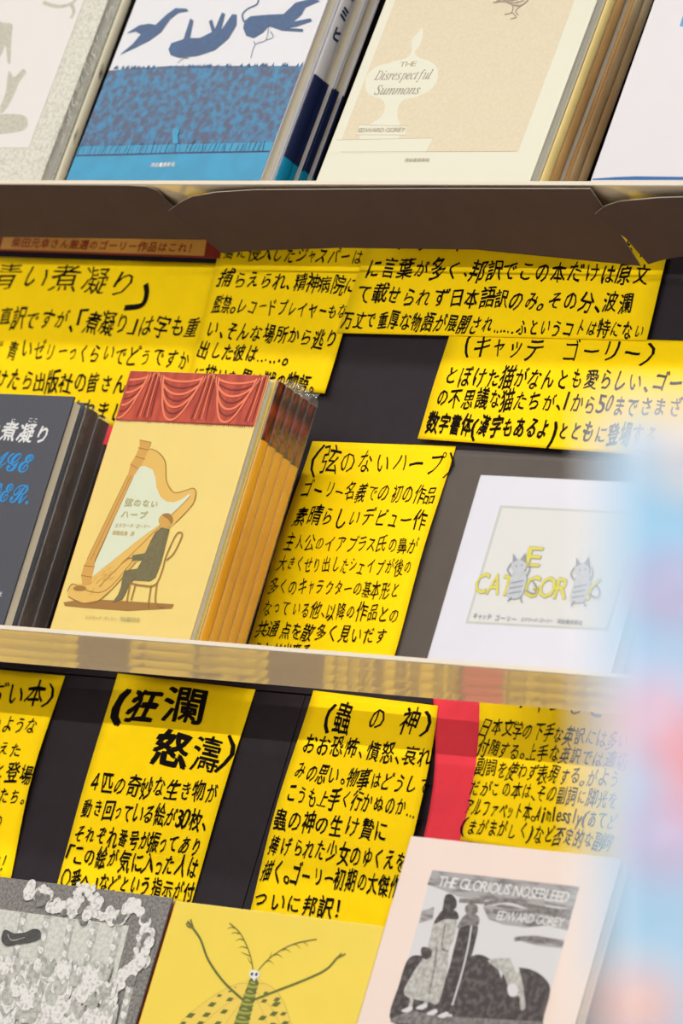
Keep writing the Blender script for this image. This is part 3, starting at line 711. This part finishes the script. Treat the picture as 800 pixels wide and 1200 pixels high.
# --- row 3 (lower ledge)
ALB = CV
m_gc = mat('grey_litho', (150, 147, 140), .45, rgb2=(112, 108, 106), scale=500, lo=.4, hi=.6, spec=.4)
ALB = 1.0
ALB = CV
m_gcl = mat('cloud_white_litho', (240, 238, 234), .5, rgb2=(196, 194, 190), scale=420, lo=.36, hi=.5); m_gwl = mat('wall_litho', (226, 226, 216), .5, rgb2=(204, 204, 196), scale=350)
ALB = 1.0
ALB = CV
m_gst = mat('stripe_litho', (170, 170, 162), .5, rgb2=(206, 206, 198), scale=300); m_gdk = mat('dark_litho', (88, 86, 86), .5, noise=.3, scale=500)
ALB = 1.0
m_bro = mat('brown_board', (150, 96, 62), .6)
W, H, T = .1605, .1612, .010
for k in range(2):
    root, fr = book('landscape_book', ['front grey book of billowing clouds, lower left', 'second grey cloud book, a brown-edged sliver behind the front copy'][k], 'grey cloud books in the lower row', .1850-W, .003+k*(T+.0003), H3, 0, W, H-.001*k, T, m_gc if k == 0 else m_bro, m_bro, 'left')
    if k: continue
    p = Print(fr); z = dict(sc=2, ox=0, oy=1000)
    p.poly([(-20, 128), (90, 143), (302, 170), (262, 330), (240, 400), (-40, 400)], m_gwl, 1, **z)
    for i in range(6):
        a = 48+i*56; p.poly([(a, 138+i*8), (a+17, 140+i*8), (a-38, 410), (a-55, 410)], m_gst, 2, **z)
        for j in range(8):
            b = 150+i*8+j*30; p.smooth([(a-(b-140)*.2+4, b), (a-(b-140)*.2+14, b+6), (a-(b-140)*.2+8, b+18), (a-(b-140)*.2+1, b+9)], m_gcl, 3, **z)
    rc = random.Random(3)
    for (a, b) in cat([(70, 85), (95, 95), (120, 110), (145, 130), (180, 125), (205, 145), (235, 130), (262, 145), (285, 150), (300, 120), (325, 130), (345, 160), (350, 200), (340, 240), (320, 265), (300, 285), (280, 300)], False, 3):
        for _ in range(3): p.disc(a+rc.uniform(-9, 9), b+rc.uniform(-12, 16), .0026+rc.random()*.0022, m_gcl if rc.random() < .75 else m_gc, 4+rc.randint(0, 2), **z)
    for _ in range(170):
        a = rc.uniform(-20, 250); b = rc.uniform(265, 400)
        if b > 262+max(0, a-120)*.1: p.smooth([(a, b), (a+8, b-26), (a+20, b-6), (a+34, b-18), (a+24, b+16), (a+6, b+18)], m_gcl if rc.random() < .72 else m_gst, 7+rc.randint(0, 3), **z)
    for _ in range(30):
        a = rc.uniform(175, 240); b = rc.uniform(70, 118); p.disc(a, b+(a-175)*.2, .0015+rc.random()*.002, m_gcl, 4, **z)
    p.smooth([(5, 205), (12, 180), (35, 188), (60, 186), (80, 178), (95, 182), (95, 200), (70, 210), (40, 214), (18, 218)], m_gdk, 5, **z)
    p.stroke([(20, 190), (30, 205), (60, 198)], m_gst, .0006, 6, **z)
    p.build('cover_print', root)

ALB = CV
m_yb = mat('insect_book_yellow', (253, 224, 84), .32, noise=.02, scale=30, spec=.5); m_or = mat('orange_board_edge', (226, 112, 28), .5)
ALB = 1.0
ALB = CV
m_gr = mat('moss_green_ink', (104, 112, 48), .5); m_gr2 = mat('light_moss_ink', (168, 170, 72), .5); m_grl = mat('olive_line_ink', (128, 118, 52), .5); m_wing = mat('wing_tint', (246, 214, 92), .5); m_wl = mat('wing_line', (214, 184, 84), .5)
ALB = 1.0
W, H, T = .1815, .1595, .0095
for k in range(2):
    root, fr = book('insect_book', ['front yellow book with a long-legged insect, lower row', 'second yellow insect book, its orange edge showing behind the front copy'][k], 'yellow insect books in the lower row', .1885, .003+k*(T+.0003), H3, 0, W, H-k*.001, T, m_yb if k == 0 else m_or, m_or if k else m_page, 'left' if k == 0 else 'right', m_or)
    if k: sleeve(root, fr, W*.6, H-.001, T, .0035, 33); continue
    p = Print(fr); z = dict(sc=2.667, ox=150, oy=1040)
    p.smooth([(385, 300), (330, 305), (250, 350), (165, 420), (120, 480), (330, 480)], m_wing, 1, **z); p.smooth([(400, 300), (440, 305), (480, 345), (505, 410), (520, 480), (380, 480)], m_wing, 1, **z)
    for q in ([(385, 300), (330, 305), (250, 350), (165, 420), (120, 480)], [(400, 300), (440, 305), (480, 345), (505, 410), (520, 480)], [(370, 330), (300, 370), (220, 440)], [(370, 345), (330, 390), (290, 450)], [(405, 330), (450, 380), (480, 440)], [(400, 345), (425, 400), (440, 450)]): p.stroke(q, m_wl, .0005, 2, **z)
    for a, b, r in ((335, 312, .3), (318, 325, .5), (318, 350, 1.1), (285, 338, .8), (300, 388, 1.2), (262, 366, 1.3), (245, 398, 1.3), (195, 400, 1.4), (280, 425, 1.2), (225, 425, 1.2), (172, 425, 1.0), (430, 330, .8), (425, 355, 1), (465, 350, 1.1), (462, 365, 1.4), (455, 395, 1.3), (420, 408, 1.3), (485, 395, 1), (490, 425, 1.3), (450, 430, 1.3)):
        p.poly([(a-11*r, b+4*r), (a-2, b-6*r), (a+12*r, b-4*r), (a+3, b+6*r)], m_gr, 3, **z)
    for i in range(12):
        t = i/11; a = 393-45*t; b = 290+150*t; p.smooth([(a-14-8*t, b), (a, b-10), (a+14+8*t, b+4), (a+12+8*t, b+16), (a-14-8*t, b+14)], m_gr if i % 2 == 0 else m_gr2, 4+i % 2, **z)
        p.stroke([(a-16-8*t, b+10), (a-2, b+15), (a+14+8*t, b+14)], m_gr, .0012, 6, **z)
    for q in ([(360, 352), (300, 296), (252, 228), (228, 165), (205, 130), (186, 106)], [(392, 352), (468, 322), (560, 286), (620, 256), (652, 222), (664, 212)]): p.stroke(q, m_gr, .0016, 7, **z)
    for q in ([(205, 128), (188, 122), (183, 112)], [(205, 128), (196, 100)], [(652, 222), (680, 208)], [(655, 218), (668, 206)]): p.stroke(q, m_grl, .0012, 7, **z)
    for q in ([(392, 262), (380, 205), (352, 145), (318, 112)], [(408, 258), (450, 215), (515, 178), (590, 162)]): p.stroke(q, m_grl, .0008, 7, **z)
    for a, b, dx, dy in ((388, 240, -14, -20), (382, 215, -28, -12), (372, 190, -26, -2), (362, 165, -26, 2), (348, 145, -26, 0), (335, 128, -24, 2), (430, 232, 26, 8), (455, 212, 28, 8), (480, 196, 30, 8), (510, 180, 30, 12), (535, 172, 28, 12), (440, 225, 10, -24)):
        p.stroke([(a, b), (a+dx*.5, b+dy*.2-4), (a+dx, b+dy)], m_grl, .0008, 7, taper=True, **z)
    p.smooth([(380, 268), (388, 258), (402, 260), (412, 268), (410, 280), (400, 285), (396, 294), (390, 286), (382, 280)], m_wht, 8, **z)
    p.disc(388, 271, .0012, m_gdk, 9, **z); p.disc(402, 272, .0012, m_gdk, 9, **z)
    p.build('cover_print', root)

ALB = CV
m_pk = mat('blush_cover', (250, 229, 216), .4, noise=.02, scale=15, spec=.5)
ALB = 1.0
ALB = CV
m_ph = mat('litho_sky', (178, 174, 174), .5, rgb2=(118, 114, 114), scale=160, stretch=(.35, 1, 1.6), lo=.38, hi=.52); m_phw = mat('litho_white', (226, 224, 226), .5)
ALB = 1.0
ALB = CV
m_phd = mat('litho_black', (66, 60, 60), .5, rgb2=(108, 100, 98), scale=240, lo=.35, hi=.55); m_phm = mat('litho_mid', (148, 142, 140), .5, rgb2=(110, 104, 102), scale=300); m_coatw = mat('litho_coat', (206, 204, 198), .5, rgb2=(172, 170, 164), scale=300)
ALB = 1.0
W, H, T = .170, .2205, .010
root, fr = book('blush_book', 'pale pink book with a black and white cliff-top picture, lower right', None, .3708, .003, H3, 0, W, H, T, m_pk, m_page)
p = Print(fr); z = dict(sc=3.077, ox=460, oy=970)
p.poly([(143, 153), (672, 213), (520, 770), (-8, 700)], m_phw, 1, **z)
rc = random.Random(9)
for q in ([(143, 153), (672, 213), (650, 292), (560, 280), (520, 290), (470, 270), (400, 262), (330, 262), (240, 250), (180, 225), (125, 205)], [(325, 285), (400, 275), (470, 290), (648, 292), (630, 372), (560, 352), (480, 360), (400, 350), (345, 330)],
          [(430, 400), (520, 390), (618, 405), (612, 435), (520, 425)], [(105, 300), (150, 285), (145, 330), (95, 345)]): p.poly(q, m_ph, 2, **z)
for q in ([(330, 275), (420, 262), (500, 285), (600, 300), (645, 310)], [(360, 300), (440, 310), (520, 300), (640, 325)], [(240, 262), (330, 268)], [(440, 402), (520, 398), (615, 420)]): p.stroke(q, m_phm, .003, 3, **z)
p.smooth([(-5, 700), (25, 560), (55, 475), (95, 460), (125, 480), (200, 560), (160, 700)], m_phd, 4, **z)
p.smooth([(225, 700), (225, 560), (255, 490), (300, 458), (345, 470), (380, 510), (400, 600), (390, 730)], m_phd, 4, **z)
p.smooth([(370, 730), (385, 600), (400, 520), (450, 505), (500, 512), (545, 540), (568, 585), (545, 680), (520, 760)], m_phd, 5, **z)
p.poly([(-5, 690), (60, 660), (200, 680), (540, 700), (520, 768), (-8, 700)], m_phm, 6, **z)
p.smooth([(250, 345), (305, 350), (296, 420), (262, 540), (235, 640), (215, 672), (158, 655), (175, 590), (205, 500), (225, 420)], m_phd, 7, **z)
p.stroke([(285, 350), (270, 440), (245, 540), (215, 640)], m_phw, .0012, 8, **z)
p.smooth([(255, 320), (285, 305), (312, 325), (305, 355), (270, 352), (232, 362)], m_phm, 8, **z); p.smooth([(262, 285), (282, 272), (305, 282), (306, 305), (285, 314), (265, 308)], m_phm, 9, **z)
p.smooth([(165, 320), (220, 315), (232, 340), (222, 400), (205, 440), (196, 520), (165, 630), (130, 628), (42, 602), (70, 530), (112, 465), (135, 395), (145, 350)], m_coatw, 9, **z)
p.stroke([(160, 430), (148, 520), (125, 625)], m_phm, .0012, 10, **z); p.stroke([(190, 345), (178, 430), (200, 445)], m_phm, .0012, 10, **z)
p.smooth([(160, 322), (185, 295), (228, 300), (236, 330), (190, 330), (150, 348)], m_phd, 10, **z)
p.smooth([(182, 282), (190, 245), (212, 240), (230, 262), (228, 290), (205, 300), (182, 298)], m_phd, 11, **z)
p.smooth([(108, 430), (140, 440), (138, 465), (118, 475), (102, 455)], m_phd, 11, **z)
for a, b in ((60, 660), (112, 650), (150, 670), (190, 680)): p.smooth([(a-28, b), (a+4, b-16), (a+12, b-6), (a-6, b+6)], m_phw, 11, **z)
for a, b in ((125, 600), (70, 610)): p.stroke([(a, b), (a-8, b+50)], m_coatw, .003, 10, **z)
p.smooth([(345, 478), (400, 470), (438, 480), (462, 530), (474, 600), (478, 650), (462, 655), (458, 612), (442, 606), (422, 604), (416, 572), (400, 530), (365, 500)], m_coatw, 12, **z)
p.smooth([(415, 572), (440, 562), (452, 585), (442, 608), (420, 604)], m_phw, 13, **z)
p.stroke([(432, 470), (452, 520)], m_phw, .003, 13, **z)
p.text('THE GLORIOUS NOSEBLEED', 514, 1032.5, 667, 1051.5, 14, m_wht, weight=.004, jit=.35, lev=14, prop=True, slant=.1)
p.text('EDWARD GOREY', 583, 1072.5, 661, 1081, 11.5, m_wht, weight=.006, jit=.3, lev=14, prop=True, slant=.1)
p.build('cover_print', root)

# ------------------------------------------------------------------ blurred sign board close to the viewer
m_sb = mat('sky_blue_board', (148, 196, 228), .5, rgb2=(176, 204, 228), scale=9, lo=.4, hi=.6); m_sw = mat('white_board_edge', (238, 238, 242), .5)
m_co = mat('coral_spot', (242, 128, 120), .5); m_pi = mat('pink_spot', (222, 120, 172), .5); m_lv = mat('lilac_patch', (206, 206, 232), .5); m_cm = mat('cream_spot', (250, 220, 200), .5)
DIST = .95
ray = lambda x, y: (FWD+RT*((x-400)/F_PX)-UP*((y-600)/F_PX))
corner = CAM+ray(704, 474)*DIST
Rm = Matrix.Rotation(radians(38), 4, 'Z') @ Matrix.Rotation(radians(-14.5), 4, 'Y')
Rm.translation = corner
sb = empty('sign_board', (0, 0, 0), 'out-of-focus pale blue sign board with pink and coral spots, close at the right edge', 'sign')
sb.matrix_world = Rm
SW, SH = .22, .26
bobj('panel', boxmesh(0, SW, 0, .005, -SH, 0, .001), m_sb, sb)
bobj('white_border', boxmesh(0, .0022, -.0005, 0, -SH, 0, 0), m_sw, sb)
bobj('white_border', boxmesh(0.0022, SW, -.0005, 0, -.004, 0, 0), m_sw, sb)
Ri = Rm.inverted()
def spot(x, y, rx, ry, m, lv):
    r = ray(x, y); n = Rm.to_3x3() @ Vector((0, -1, 0)); t = (corner-CAM).dot(n)/r.dot(n); q = Ri @ (CAM+r*t)
    vs = [(q.x+rx*cos(a*pi/10), -.0006-.0001*lv, q.z+ry*sin(a*pi/10)) for a in range(20)]
    link('printed_spot', vs, [tuple(range(20))], m, sb)
for s in ((775, 850, .008, .012, m_lv, 1), (768, 845, .0034, .0042, m_co, 2), (784, 690, .0036, .0034, m_pi, 2), (795, 700, .004, .005, m_lv, 1), (776, 985, .0028, .0038, m_pi, 2), (790, 965, .006, .010, m_lv, 1),
          (752, 1178, .0062, .006, m_cm, 1), (752, 1182, .0036, .0034, m_co, 2), (825, 900, .005, .007, m_co, 2), (805, 540, .005, .004, m_cm, 1)): spot(*s)
bobj('pole', boxmesh(SW*.5-.012, SW*.5+.012, .006, .030, -1.05, -.05, .003), m_lampm, sb)
bobj('foot', boxmesh(SW*.5-.14, SW*.5+.14, -.12, .16, -1.07, -1.05, .003), m_lampm, sb)
print('faces', sum(len(m.polygons) for m in bpy.data.meshes))
